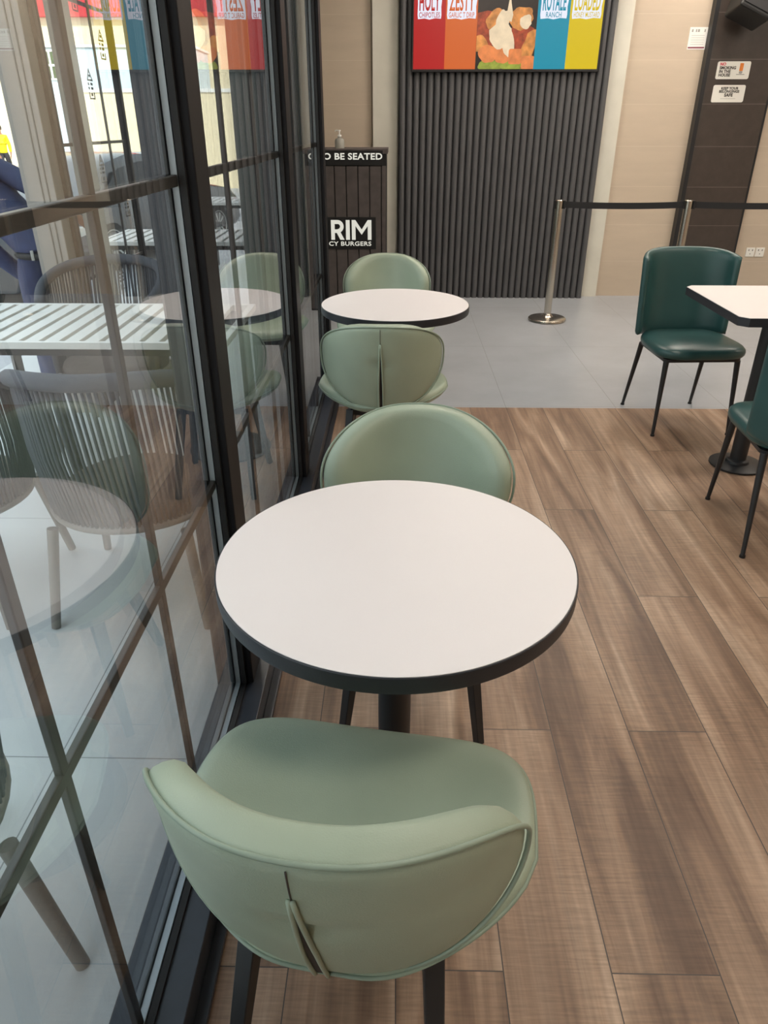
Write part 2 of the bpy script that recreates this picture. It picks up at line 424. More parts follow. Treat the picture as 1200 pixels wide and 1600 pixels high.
# ceiling panels out of view, added to fill the room with light
first = None
k = 0
for (x, y) in ((1.2, 0.2), (3.2, 0.2), (1.2, 2.8), (3.2, 2.8), (0.5, 5.3), (2.0, 5.3), (3.5, 5.3), (0.9, 6.5), (2.6, 6.5), (4.9, 1.5), (4.9, 4.2)):
    if first is None:
        first = thing('ceiling_fill_light', 'square ceiling panel out of view, added as fill light', 'ceiling light', (x, y, 3.2), 0, 'added ceiling fill panels')
        bm = B(); box(bm, -0.32, 0.32, -0.32, 0.32, -0.04, 0.0, 0.004); obj('housing', bm, M['white'], first)
        bm = B(); box(bm, -0.30, 0.30, -0.30, 0.30, -0.046, -0.0405); obj('diffuser', bm, M['fill_lamp'], first)
    else:
        dup(first, (x, y, 3.2), 0, 'square ceiling panel out of view, added as fill light')

# ------------------------------------------------------------ window row
ZS = 0.08; ZT = 2.75; MZ = (0.725, 1.402, 2.08)
def window(idx, ye):
    """ye = Y of the far glass edge; mullion stands from ye to ye+0.11"""
    y0 = ye - 1.37 + 0.11
    w = bpy.data.objects.new('window_%d' % idx, None); C.objects.link(w); w.location = (0, 0, 0); struct(w, 'black framed double glazed window with glazing bars')
    for X, nm in ((-0.4385, 'pane'), (-0.4555, 'pane')):
        bm = B(); vs = [bm.verts.new(c) for c in ((X, y0, ZS), (X, ye, ZS), (X, ye, ZT), (X, y0, ZT))]; bm.faces.new(vs)
        obj(nm, bm, M['glass'], w)
    bm = B()
    for (a, b_, c, d) in ((y0, y0+0.010, ZS, ZT), (ye-0.010, ye, ZS, ZT), (y0, ye, ZS, ZS+0.010), (y0, ye, ZT-0.010, ZT)):
        box(bm, -0.4535, -0.4405, a, b_, c, d)
    obj('spacer', bm, M['spacer'], w)
    bm = B()       # outer frame rebate on the outside face
    for (a, b_, c, d) in ((y0-0.0, y0+0.03, ZS, ZT), (ye-0.03, ye, ZS, ZT), (y0, ye, ZS, ZS+0.02)):
        box(bm, -0.500, -0.458, a, b_, c, d)
    obj('outer_frame', bm, M['sill'], w)
    bm = B()
    for (a, b_, c, d) in ((ye-0.012, ye, ZS, ZT), (y0, y0+0.012, ZS, ZT), (y0, ye, ZS, ZS+0.008)):
        box(bm, -0.4375, -0.424, a, b_, c, d)
    obj('gasket', bm, M['gasket'], w)
    for yv in (ye-0.904, ye-0.456):
        obj('muntin', box(B(), -0.453, -0.441, yv-0.010, yv+0.010, ZS+0.01, ZT-0.01, 0.002), M['muntin'], w)
    for z in MZ:
        obj('muntin', box(B(), -0.4532, -0.4408, y0+0.01, ye-0.01, z-0.011, z+0.011, 0.002), M['muntin'], w)
    return w
for i, n in enumerate((-3, -2, -1, 0, 1, 2)):
    window(i+1, 1.58 + 1.37*n)
bm = B()
for n in (-3, -2, -1, 0, 1, 2):
    y = 1.58 + 1.37*n
    m_ = B(); box(m_, -0.50, -0.405, y, y+0.11, ZS, ZT, 0.003)
    o = obj('window_mullion', m_, M['frame']); struct(o, 'black window mullion'); 
bm = B()
box(bm, -0.50, -0.372, -3.0, 4.43, 0.0, ZS, 0.002)
sl = obj('window_sill', bm, M['sill']); struct(sl, 'dark metal sill under the window row')
obj('floor_track', box(B(), -0.372, -0.347, -3.0, 4.43, -0.001, 0.014, 0.002), M['sill'], sl)

# ------------------------------------------------------------ sage green chair
def sup(c, n): return math.copysign(abs(c)**(2.0/n), c)
def back_outline(phi):
    c, s = math.cos(phi), math.sin(phi)
    if s >= 0: return 0.258*sup(c, 2.45), 0.152*sup(s, 2.45)
    return 0.258*sup(c, 2.15), 0.225*sup(s, 2.15)
ZC = 0.652
def back_mid(x, z):
    """y of the rear shell surface"""
    lean = -0.285 + 0.27*max(0, (0.80 - (z))) 
    q = abs(x)/0.25
    return lean + 0.145*q**2.2*(0.65+0.35*min(1, max(0, (z-0.42)/0.25)))
def make_chair(label):
    t = thing('cafe_chair', label, 'chair', (0, 0, 0), 0)
    # --- backrest, closed shell with thick padded front
    bm = B(); NP = 88
    prof = [(0.0, 0.0), (0.15, 0.0), (0.3, 0.0), (0.45, 0.0), (0.6, 0.0), (0.75, 0.0), (0.88, 0.0), (0.96, 0.001), (1.0, 0.006),
            (1.010, 0.013), (1.012, 0.027), (1.0, 0.041), (0.965, 0.052), (0.89, 0.058), (0.77, 0.058), (0.62, 0.053), (0.45, 0.051), (0.3, 0.047), (0.15, 0.045), (0.0, 0.045)]
    rings = []
    for r, off in prof:
        if r == 0:
            y = back_mid(0, ZC); rings.append([bm.verts.new((0, y+off, ZC))]); continue
        ring = []
        for i in range(NP):
            x, z = back_outline(2*PI*i/NP); x *= r; z = ZC + z*r
            y = back_mid(x, z)
            d = 0.01; nx = -(back_mid(x+d, z) - back_mid(x-d, z))/(2*d); nz = -(back_mid(x, z+d) - back_mid(x, z-d))/(2*d)
            nv = Vector((nx, 1, nz)).normalized()
            q = Vector((x, y, z)) + nv*off
            if off == 0.0:   # belly the rear shell slightly
                q -= nv*0.012*(1-r**2.5)
            ring.append(bm.verts.new(q))
        rings.append(ring)
    for a, b_ in zip(rings, rings[1:]):
        for i in range(NP):
            j = (i+1) % NP
            if len(a) == 1: bm.faces.new((a[0], b_[j], b_[i]))
            elif len(b_) == 1: bm.faces.new((a[i], a[j], b_[0]))
            else: bm.faces.new((a[i], a[j], b_[j], b_[i]))
    bk = obj('backrest', bm, M['leather'], t, smooth=True)
    def rear(x, z, lift=0.0):
        r = 0
        y = back_mid(x, z)
        # same belly as the shell
        zz = (z-ZC)/(0.152 if z > ZC else 0.235); xx = x/0.258; r = min(1, math.hypot(xx, zz))
        return Vector((x, y - 0.012*(1-r**2.5) - lift, z))
    pts = []
    for i in range(NP):
        x, z = back_outline(2*PI*i/NP); x *= 1.006; z = ZC + z*1.006
        pts.append((x, back_mid(x, z)+0.004, z))
    obj('piping', tube(B(), pts, 0.0036, 8, closed=True), M['piping'], bk, smooth=True)
    # black strip as the shade inside the back slit, folded leather lips, seam above
    zt, zb = 0.730, 0.432
    bm = B(); L = []; R = []
    for k in range(16):
        f = k/15; z = zt + (zb-zt)*f; w = 0.0010 + 0.0055*min(1, f*1.6)**0.9
        L.append(bm.verts.new(rear(-w, z, 0.0015))); R.append(bm.verts.new(rear(w, z, 0.0015)))
    for k in range(15): bm.faces.new((L[k], R[k], R[k+1], L[k+1]))
    r_ = bmesh.ops.extrude_face_region(bm, geom=bm.faces[:])
    for v in [g for g in r_['geom'] if isinstance(g, bmesh.types.BMVert)]: v.co.y += 0.004
    o = obj('slit_shade', bm, M['black'], bk); o['label'] = 'black strip for the shade inside the back slit'
    for s in (-1, 1):
        pts = []
        for k in range(16):
            f = k/15; z = zt + 0.006 + (zb-zt-0.006)*f; w = 0.002 + 0.0072*min(1, f*1.6)**0.9
            pts.append(rear(s*w, z, 0.0025))
        obj('slit_lip', tube(B(), pts, 0.0036, 8), M['leather'], bk, smooth=True)
    pts = [rear(0, z, 0.0005) for z in (0.797, 0.785, 0.77, 0.755, 0.742, 0.730)]
    obj('seam', tube(B(), pts, 0.0012, 6), M['ink'], bk, smooth=True)
    # --- seat
    def seat_out(phi):
        c, s = math.cos(phi), math.sin(phi)
        x = 0.286*sup(c, 4.4); y = (0.262 if s > 0 else 0.21)*sup(s, 3.5)
        x *= 1 - 0.62*max(0, (-y-0.0)/0.235)**1.5
        return x, y + 0.022
    def rise(x, y): return 0.030*(abs(x)/0.28)**2.5 - 0.014*max(0, (y-0.12)/0.16)**2
    prof = [(0.0, 0.462), (0.2, 0.462), (0.4, 0.463), (0.6, 0.466), (0.78, 0.468), (0.90, 0.466), (0.96, 0.460), (0.99, 0.451), (1.0, 0.440), (0.995, 0.430), (0.96, 0.420), (0.85, 0.407), (0.6, 0.397), (0.3, 0.392), (0.0, 0.392)]
    bm = B(); rings = []
    for r, z in prof:
        if r == 0: rings.append([bm.verts.new((0, 0.022, z))]); continue
        ring = []
        for i in range(NP):
            x, y = seat_out(2*PI*i/NP); x *= r; y = 0.022 + (y-0.022)*r
            ring.append(bm.verts.new((x, y, z + rise(x, y))))
        rings.append(ring)
    for a, b_ in zip(rings, rings[1:]):
        for i in range(NP):
            j = (i+1) % NP
            if len(a) == 1: bm.faces.new((a[0], b_[i], b_[j]))
            elif len(b_) == 1: bm.faces.new((a[j], a[i], b_[0]))
            else: bm.faces.new((a[j], a[i], b_[i], b_[j]))
    st = obj('seat', bm, M['leather'], t, smooth=True)
    pts = []
    for i in range(NP):
        x, y = seat_out(2*PI*i/NP); x *= 1.003; y = 0.022+(y-0.022)*1.003; pts.append((x, y, 0.438 + rise(x, y)))
    obj('piping', tube(B(), pts, 0.0038, 8, closed=True), M['piping'], st, smooth=True)
    # --- frame and legs
    bm = B(); box(bm, -0.14, 0.14, -0.06, 0.17, 0.378, 0.394, 0.003)
    tube(bm, [(-0.13, -0.05, 0.372), (0.13, -0.05, 0.372)], 0.012, 4, square=True); tube(bm, [(-0.15, 0.16, 0.372), (0.15, 0.16, 0.372)], 0.012, 4, square=True)
    obj('seat_frame', bm, M['blackmetal'], t)
    for sx in (-1, 1):
        for sy in (-1, 1):
            bm = B(); tube(bm, [(sx*0.140, 0.145 if sy > 0 else -0.06, 0.385), (sx*(0.188 if sy > 0 else 0.172), 0.205 if sy > 0 else -0.195, 0.0)], [0.017, 0.0115], 4, square=True)
            bmesh.ops.bevel(bm, geom=bm.edges[:], offset=0.002, segments=1, affect='EDGES')
            obj('leg', bm, M['blackmetal'], t)
    return t
R = math.radians
ch = make_chair('sage green leather chair nearest the camera, its split back towards us')
ch.location = (-0.070, 0.772, 0); ch.rotation_euler = (0, 0, R(-9))
dup(ch, (0.055, 1.650, 0), R(178), 'sage green leather chair on the far side of the nearest round table')
dup(ch, (-0.060, 3.07, 0), R(-1), 'sage green leather chair seen from behind at the farther round table')
dup(ch, (-0.062, 4.32, 0), R(180), 'sage green leather chair in front of the host stand')
ch.scale = (1.045, 1.0, 1.0)

# ------------------------------------------------------------ round tables
def make_round(label):
    t = thing('round_table', label, 'table')
    obj('tabletop', lathe(B(), [(0, 0.714), (0.3455, 0.714), (0.3500, 0.7165), (0.3512, 0.722), (0.3512, 0.7478), (0.3500, 0.7494), (0.3485, 0.7494), (0.3485, 0.747), (0, 0.747)], 128), M['edge'], t, angle=0.6)
    o = obj('laminate', lathe(B(), [(0, 0.7472), (0.3480, 0.7472), (0.3480, 0.7498), (0.3475, 0.7502), (0, 0.7502)], 128), M['laminate'], t, angle=0.5); o['label'] = 'white laminate surface'
    obj('support_plate', lathe(B(), [(0, 0.700), (0.13, 0.700), (0.14, 0.706), (0.14, 0.7138), (0, 0.7138)], 40), M['blackmetal'], t, angle=0.6)
    obj('column', lathe(B(), [(0.036, 0.018), (0.036, 0.7), (0, 0.7)], 40), M['blackmetal'], t, angle=0.6)
    obj('base', lathe(B(), [(0, 0.0), (0.205, 0.0), (0.21, 0.004), (0.208, 0.010), (0.19, 0.014), (0.06, 0.019), (0.045, 0.03), (0.036, 0.034), (0, 0.034)], 64), M['blackmetal'], t, angle=0.5)
    return t
rt = make_round('round white cafe table nearest the camera, beside the window')
rt.location = (0.002, 1.2005, 0)
dup(rt, (-0.009, 3.467, 0), R(40), 'round white cafe table farther away, between two sage green chairs')

# ------------------------------------------------------------ square table and dark green chairs
t = thing('square_table', 'square white table with clipped corners at the right, between dark green chairs', 'table', (1.765, 3.42, 0))
def clip(hx, hy, c):
    return [(-hx+c, -hy), (hx-c, -hy), (hx, -hy+c), (hx, hy-c), (hx-c, hy), (-hx+c, hy), (-hx, hy-c), (-hx, -hy+c)]
obj('tabletop', poly(B(), clip(0.31, 0.35, 0.035), 0.742, 0.7785), M['edge'], t)
o = obj('laminate', poly(B(), clip(0.308, 0.348, 0.034), 0.7786, 0.7805), M['laminate'], t); o['label'] = 'white laminate surface'
obj('column', lathe(B(), [(0.038, 0.018), (0.038, 0.742), (0, 0.742)], 40, -0.06, -0.12), M['blackmetal'], t, angle=0.6)
obj('base', lathe(B(), [(0, 0.0), (0.125, 0.0), (0.13, 0.004), (0.13, 0.010), (0.12, 0.014), (0.055, 0.017), (0.052, 0.03), (0.038, 0.036), (0, 0.036)], 64, -0.06, -0.12), M['blackmetal'], t, angle=0.5)
obj('support_plate', box(B(), -0.2, 0.08, -0.25, 0.01, 0.73, 0.7418, 0.003), M['blackmetal'], t)

def make_dark(label):
    t = thing('upholstered_chair', label, 'chair')
    # facing +Y; back wraps round
    bm = B(); NU, NV = 41, 15
    def P(u, v, off):
        a = u*R(78); rx, ry = 0.262, 0.215
        s_, c_ = math.sin(a), math.cos(a)
        x = rx*math.copysign(abs(s_)**0.82, s_); y = -0.03 - ry*abs(c_)**0.78
        ztop = 0.905 - 0.035*abs(u)**3.0
        zb = 0.435 + 0.03*abs(u)**2
        z = zb + (ztop-zb)*v
        nrm = Vector((-s_/rx*0.2, c_/ry*0.2, 0)); nrm = Vector((-s_*0.9, c_, 0)).normalized()
        y -= 0.055*max(0, v-0.1)*abs(c_)**0.5
        rd = 1.0
        ee = min(v, 1-v)*(ztop-zb); eu = (1-abs(u))*0.35
        e = min(ee, eu); rd = math.sqrt(max(0, 1-(1-min(1, e/0.022))**2))
        taper = 0.96 + 0.04*v
        return Vector((x*taper, y, z)) + nrm*off*rd
    F = [[bm.verts.new(P(-1+2*i/(NU-1), (0.5-0.5*math.cos(PI*j/(NV-1))), 0.020)) for i in range(NU)] for j in range(NV)]
    Bk = [[bm.verts.new(P(-1+2*i/(NU-1), (0.5-0.5*math.cos(PI*j/(NV-1))), -0.016)) for i in range(NU)] for j in range(NV)]
    for j in range(NV-1):
        for i in range(NU-1):
            bm.faces.new((F[j][i], F[j][i+1], F[j+1][i+1], F[j+1][i])); bm.faces.new((Bk[j][i+1], Bk[j][i], Bk[j+1][i], Bk[j+1][i+1]))
    bmesh.ops.remove_doubles(bm, verts=bm.verts[:], dist=0.0002)
    bk = obj('backrest', bm, M['dleather'], t, smooth=True)
    bm = B(); rings = []; NP = 72
    prof = [(0.0, 0.492), (0.3, 0.492), (0.6, 0.489), (0.85, 0.480), (0.95, 0.470), (0.99, 0.458), (1.0, 0.447), (0.995, 0.434), (0.97, 0.424), (0.9, 0.418), (0.0, 0.418)]
    for r, z in prof:
        if r == 0: rings.append([bm.verts.new((0, 0.03, z))]); continue
        ring = []
        for i in range(NP):
            a = 2*PI*i/NP; x = 0.238*sup(math.cos(a), 4)*r; y = 0.03 + 0.235*sup(math.sin(a), 3.6)*r
            ring.append(bm.verts.new((x*(1+0.05*y/0.23), y, z)))
        rings.append(ring)
    for a, b_ in zip(rings, rings[1:]):
        for i in range(NP):
            j = (i+1) % NP
            if len(a) == 1: bm.faces.new((a[0], b_[i], b_[j]))
            elif len(b_) == 1: bm.faces.new((a[j], a[i], b_[0]))
            else: bm.faces.new((a[j], a[i], b_[i], b_[j]))
    obj('seat', bm, M['dleather'], t, smooth=True)
    obj('seat_frame', poly(B(), rrect(-0.205, 0.205, -0.17, 0.225, 0.03), 0.402, 0.4175), M['blackmetal'], t)
    for sx in (-1, 1):
        for (y0, y1) in ((0.205, 0.245), (-0.16, -0.255)):
            bm = B(); tube(bm, [(sx*0.19, y0, 0.405), (sx*0.207, y1, 0.006)], [0.015, 0.0085], 14)
            lg = obj('leg', bm, M['blackmetal'], t, angle=0.8)
            bm = B(); tube(bm, [(sx*0.207, y1, 0.010), (sx*0.207, y1, 0.0)], [0.011, 0.0115], 12); obj('foot_cap', bm, M['black'], lg)
    return t
dk = make_dark('dark green leather chair on the far side of the square table')
dk.location = (1.595, 3.925, 0); dk.rotation_euler = (0, 0, R(183))
dup(dk, (1.60, 2.655, 0), R(-6), 'dark green leather chair cut off by the right edge, near side of the square table')

# ------------------------------------------------------------ belt stanchions
def make_post(label, loc):
    t = thing('belt_stanchion', label, 'barrier post', loc, 0, 'belt barrier posts')
    obj('base', lathe(B(), [(0, 0), (0.158, 0), (0.163, 0.006), (0.160, 0.020), (0.150, 0.027), (0.05, 0.034), (0.035, 0.05), (0.031, 0.06), (0, 0.06)], 56), M['steel'], t, angle=0.6)
    obj('post', lathe(B(), [(0.0305, 0.05), (0.0305, 0.905), (0, 0.905)], 32), M['steel'], t, angle=0.6)
    obj('cap', lathe(B(), [(0, 0.962), (0.026, 0.962), (0.032, 0.955), (0.032, 0.905), (0, 0.905)], 32), M['steel'], t, angle=0.6)
    bm = B(); box(bm, 0.030, 0.048, -0.026, 0.026, 0.895, 0.957, 0.003)
    obj('belt_cassette', bm, M['black'], t); obj('belt_clip', box(B(), -0.040, -0.030, -0.02, 0.02, 0.895, 0.957, 0.003), M['black'], t)
    return t
ps = make_post('steel belt barrier post standing alone in front of the slatted panel', (1.300, 6.29, 0))
dup(ps, (2.336, 6.29, 0), 0, 'steel belt barrier post half hidden behind the dark green chair')
dup(ps, (3.42, 6.29, 0), 0, 'steel belt barrier post beyond the right edge')
for a, b_, lab in ((1.349, 2.295, 'black belt stretched between the two visible steel posts'), (2.385, 3.379, 'black belt running off the right edge from the second post')):
    bm = B(); N = 24
    pts = []
    for k in range(N+1):
        f = k/N; pts.append((a+(b_-a)*f, 6.29, 0.926 - 0.010*4*f*(1-f)))
    A = [bm.verts.new((x, y-0.0012, z-0.024)) for x, y, z in pts]; D = [bm.verts.new((x, y-0.0012, z+0.024)) for x, y, z in pts]
    A2 = [bm.verts.new((x, y+0.0012, z-0.024)) for x, y, z in pts]; D2 = [bm.verts.new((x, y+0.0012, z+0.024)) for x, y, z in pts]
    for k in range(N):
        bm.faces.new((A[k], A[k+1], D[k+1], D[k])); bm.faces.new((A2[k+1], A2[k], D2[k], D2[k+1]))
        bm.faces.new((D[k], D[k+1], D2[k+1], D2[k])); bm.faces.new((A[k+1], A[k], A2[k], A2[k+1]))
    bm.faces.new((A[0], D[0], D2[0], A2[0])); bm.faces.new((A[N], A2[N], D2[N], D[N]))
    tag(obj('barrier_belt', bm, M['belt']), lab, 'barrier belt', 'barrier belts')

# ------------------------------------------------------------ host stand
t = thing('host_stand', 'dark timber host stand with lit cream lettering by the window corner', 'host stand', (-0.45, 6.62, 0))
X0, X1 = -0.38, 0.352
obj('cabinet', box(B(), X0, X1, 0.0, 0.42, 0.0, 1.28, 0.004), M['black'], t)
bm = B(); w = 0.0985; x = X0
while x < X1 - 0.02:
    box(bm, x+0.004, min(x+w-0.004, X1-0.004), -0.016, 0.0, 0.02, 1.19, 0.002); x += w
obj('timber_cladding', bm, M['board'], t)
obj('counter_top', box(B(), X0-0.005, X1+0.012, -0.02, 0.44, 1.28, 1.318, 0.003), M['board'], t)
s1 = obj('sign_panel', box(B(), X0, X1-0.03, -0.022, -0.004, 1.195, 1.306, 0.001), M['black'], t)
s1['label'] = 'black sign panel with lettering'
text_wall('lettering', 'TO BE SEATED', 0.081, 0.318, 1.262, -0.0222, M['letters'], s1, bold=0.0022, align='RIGHT', width=0.54, height=0.050)
s2 = obj('logo_panel', box(B(), X0, 0.262, -0.022, -0.004, 0.535, 0.795, 0.001), M['black'], t)
s2['label'] = 'black logo panel with large cream letters'
LX, LZ, LH = -0.125, 0.612, 0.160      # left, bottom, height of the three big letters
def letter(strokes, x):
    bm = B()
    for pts in strokes: poly(bm, [(x+p*LH, LZ+q*LH) for p, q in pts], -0.0242, -0.0222, 'xz')
    obj('letter', bm, M['letters'], s2)
def arc(cx, cz, ro, ri, n=12): return [(cx+ro*math.cos(-PI/2+PI*k/n), cz+ro*math.sin(-PI/2+PI*k/n)) for k in range(n+1)] + [(cx+ri*math.cos(PI/2-PI*k/n), cz+ri*math.sin(PI/2-PI*k/n)) for k in range(n+1)]
letter([[(0, 0), (0.20, 0), (0.20, 1), (0, 1)], [(0.20, 0.80), (0.36, 0.80), (0.36, 1), (0.20, 1)], [(0.20, 0.35), (0.36, 0.35), (0.36, 0.53), (0.20, 0.53)], arc(0.36, 0.675, 0.325, 0.13), [(0.30, 0.36), (0.50, 0.40), (0.72, 0), (0.49, 0)]], LX)
letter([[(0, 0), (0.21, 0), (0.21, 1), (0, 1)]], LX+0.80*LH)
letter([[(0, 0), (0.20, 0), (0.20, 1), (0, 1)], [(0.86, 0), (1.06, 0), (1.06, 1), (0.86, 1)], [(0.0, 1), (0.20, 1), (0.53, 0.52), (0.53, 0.26), (0.20, 0.70), (0.02, 0.95)], [(1.06, 1), (0.86, 1), (0.53, 0.52), (0.53, 0.26), (0.86, 0.70), (1.04, 0.95)]], LX+1.12*LH)
text_wall('lettering', 'JUICY BURGERS', 0.062, 0.222, 0.575, -0.0222, M['letters'], s2, bold=0.0010, align='RIGHT', width=0.455, height=0.046)
# sanitiser bottle
t = thing('pump_bottle', 'clear pump bottle of sanitiser standing on the host stand', 'bottle', (-0.490, 6.72, 1.318))
clear = mat('clear_plastic', srgb(214, 214, 206), 0.15); clear.node_tree.nodes['Principled BSDF'].inputs['Transmission Weight'].default_value = 0.5
obj('bottle_body', lathe(B(), [(0, 0), (0.036, 0), (0.040, 0.008), (0.040, 0.055), (0.034, 0.070), (0.014, 0.078), (0.014, 0.088), (0, 0.088)], 28), clear, t, angle=0.7)
obj('pump', tube(lathe(B(), [(0.016, 0.088), (0.016, 0.100), (0.006, 0.102), (0.006, 0.126), (0.011, 0.127), (0.011, 0.136), (0, 0.137)], 20), [(0, 0, 0.132), (-0.030, -0.004, 0.132), (-0.036, -0.004, 0.124)], 0.0045, 8), M['white'], t, angle=0.7)

# ------------------------------------------------------------ menu screen
SY = BW-0.165
t = thing('menu_screen', 'wide lit menu screen on the slatted panel, red, orange, teal and yellow', 'screen', (0, 0, 0))
xL, xR, zB, zT = 0.105, 1.685, 1.885, 2.78
obj('bezel', box(B(), xL, xR, SY+0.002, BW-0.131, zB, zT, 0.003), M['black'], t)
def flat(name, pts, y, m, parent, th=0.0008):
    return obj(name, poly(B(), pts, y-th, y, 'xz'), m, parent)
e = dict(red=emis('screen_red', srgb(178, 22, 24), 1.0), orange=emis('screen_orange', srgb(208, 98, 38), 1.0), teal=emis('screen_teal', srgb(0, 140, 166), 1.0),
         yellow=emis('screen_yellow', srgb(214, 186, 4), 1.0), dark=emis('screen_dark', srgb(34, 24, 20), 1.0, 0.3), white=emis('screen_white', srgb(232, 236, 250), 1.0),
         nug=emis('screen_nugget', srgb(160, 66, 38), 1.0, 0.5, 22), nug2=emis('screen_potato', srgb(212, 138, 70), 1.0, 0.35, 18), cube=emis('screen_cube', srgb(222, 130, 72), 1.0, 0.2, 16),
         mayo=emis('screen_sauce', srgb(236, 212, 176), 1.0, 0.12, 16), green=emis('screen_lettuce', srgb(150, 160, 60), 1.0, 0.3, 20), navy=emis('screen_navy', srgb(60, 40, 110), 1.0))
a0, a1, z0_, z1_ = xL+0.014, xR-0.014, zB+0.020, zT-0.014
cuts = [a0, a0+0.262, a0+0.524, a0+1.015, a0+1.280, a1]
sl_ = 0.0
for i, nm in enumerate(('red', 'orange', 'dark', 'teal', 'yellow')):
    o = flat('display', [(cuts[i], z0_), (cuts[i+1], z0_), (cuts[i+1], z1_), (cuts[i], z1_)], SY+0.0018, e[nm], t)
    o['label'] = {'red': 'red colour band', 'orange': 'orange colour band', 'dark': 'food picture', 'teal': 'teal colour band', 'yellow': 'yellow colour band'}[nm]
    if nm == 'dark': pic = o
def blob(cx, cz, rx, rz, seed, n=28, amp=0.14, rot=0):
    out = []
    for k in range(n):
        a = 2*PI*k/n; r = 1 + amp*noise.noise(Vector((math.cos(a)*1.6+seed*7.1, math.sin(a)*1.6, seed)))*2
        x, z = rx*r*math.cos(a), rz*r*math.sin(a)
        out.append((cx + x*math.cos(rot)-z*math.sin(rot), cz + x*math.sin(rot)+z*math.cos(rot)))
    return out
px0 = cuts[2]
yy = SY+0.0008
def shp(pts, m):
    global yy
    pts = [(min(max(x, cuts[2]+0.001), cuts[3]-0.001), min(max(z, z0_+0.001), z1_)) for x, z in pts]
    yy -= 0.00025
    flat('picture_shape', pts, yy, m, pic, 0.0002)
zz = z0_
for (cx, cz, rx, rz, mm, rot) in ((0.12, 0.02, 0.10, 0.05, 'green', 0), (0.28, 0.03, 0.10, 0.04, 'green', 0), (0.06, 0.29, 0.13, 0.12, 'nug', 0.3), (0.16, 0.34, 0.08, 0.08, 'nug2', 0.3),
                             (0.38, 0.22, 0.13, 0.11, 'nug', -0.4), (0.44, 0.16, 0.05, 0.12, 'nug2', -0.3), (0.36, 0.36, 0.10, 0.08, 'nug2', 0.3), (0.40, 0.33, 0.05, 0.05, 'mayo', 0),
                             (0.03, 0.18, 0.07, 0.06, 'nug2', 0), (0.10, 0.11, 0.08, 0.065, 'cube', 0), (0.22, 0.12, 0.07, 0.08, 'cube', 0.2),
                             (0.20, 0.24, 0.10, 0.09, 'mayo', 0.5), (0.26, 0.20, 0.055, 0.12, 'mayo', 0.2), (0.21, 0.33, 0.05, 0.10, 'mayo', -0.3)):
    shp(blob(px0+cx, zz+cz, rx, rz, cx*9+cz*5, rot=rot), e[mm])
shp([(px0+0.235, zz+0.36), (px0+0.250, zz+0.46), (px0+0.262, zz+0.53), (px0+0.272, zz+0.46), (px0+0.292, zz+0.38), (px0+0.28, zz+0.33)], e['mayo'])
for (x, z, s_, r_) in ((0.33, 0.09, 0.055, 0.15), (0.44, 0.04, 0.055, 0.1)):
    shp([(px0+x+s_*math.cos(a), zz+z+s_*math.sin(a)*1.1) for a in [r_+PI/4+k*PI/8 for k in range(16)] ] if False else [(px0+x+dx, zz+z+dz) for dx, dz in rrect(-s_, s_, -s_, s_, 0.018)], e['cube'])
shp([(px0+0.40, zz+0.0), (px0+0.33, zz+0.02), (px0+0.27, zz+0.03), (px0+0.24, zz+0.0)], e['green'])
def caption(cx, top, sub, m, w):
    pl = [(cx + x, z0_ + 0.037 + z) for x, z in ((-w, 0.345), (-w*0.96, 0.315), (-w*0.4, 0.320), (w*0.0, 0.312), (w*0.5, 0.322), (w*0.97, 0.318), (w, 0.345), (w*0.97, 0.40), (w*1.02, 0.44), (w*1.0, 0.53),
          (w*0.6, 0.545), (w*0.2, 0.535), (-w*0.3, 0.55), (-w*0.8, 0.54), (-w*1.02, 0.52), (-w*0.98, 0.42))]
    c = flat('caption_plate', pl, SY+0.0009, e['white'], t)
    c['label'] = 'white caption plate'
    text_wall('lettering', top, 0.150, cx, z0_+0.472, SY+0.0000, m, c, bold=0.004, width=w*1.72, height=0.130, thick=0.0004)
    text_wall('lettering', sub, 0.046, cx, z0_+0.381, SY+0.0000, m, c, bold=0.0006, width=w*(1.15 if len(sub) < 6 else 1.75), height=0.037, thick=0.0004)
caption(a0+0.128, 'HOLY', 'CHIPOTLES', e['red'], 0.098)
caption(a0+0.392, 'ZESTY', 'GARLIC T DRIP', e['orange'], 0.120)
caption((cuts[3]+cuts[4])/2, 'ROYALE', 'RANCH', e['teal'], 0.110)
caption((cuts[4]+cuts[5])/2, 'LOADED', 'HONEY MUSTARD', e['yellow'], 0.120)

# ------------------------------------------------------------ wall signs, notice, sockets, speaker
yp = BW-0.07
t = obj('wall_sign', poly(B(), rrect(2.715, 2.995, 1.835, 1.965, 0.014), yp-0.006, yp, 'xz'), M['sign_white'])
tag(t, 'upper white rounded sign about no smoking on the dark tiles', 'sign', 'white signs on the dark pilaster')
text_wall('lettering', 'NO', 0.030, 2.735, 1.944, yp-0.006, M['redink'], t, bold=0.001, align='LEFT')
for k, s_ in enumerate(('SMOKING', 'IN THE', 'HOUSE')):
    text_wall('lettering', s_, 0.030, 2.735, 1.917-0.0265*k, yp-0.006, M['ink'], t, bold=0.001, align='LEFT')
o = obj('cigarette_picture', poly(B(), rrect(2.905, 2.935, 1.895, 1.952, 0.004), yp-0.0075, yp-0.006, 'xz'), M['orangeink'], t)
bm = B(); poly(bm, blob(2.920, 1.885, 0.016, 0.010, 3), yp-0.0072, yp-0.006, 'xz'); box(bm, 2.885, 2.955, yp-0.0072, yp-0.006, 1.866, 1.872)
obj('ash_picture', bm, M['greyink'], t)
t = obj('wall_sign', poly(B(), rrect(2.715, 2.990, 1.662, 1.792, 0.014), yp-0.006, yp, 'xz'), M['sign_white'])
tag(t, 'lower white rounded sign about belongings on the dark tiles', 'sign', 'white signs on the dark pilaster')
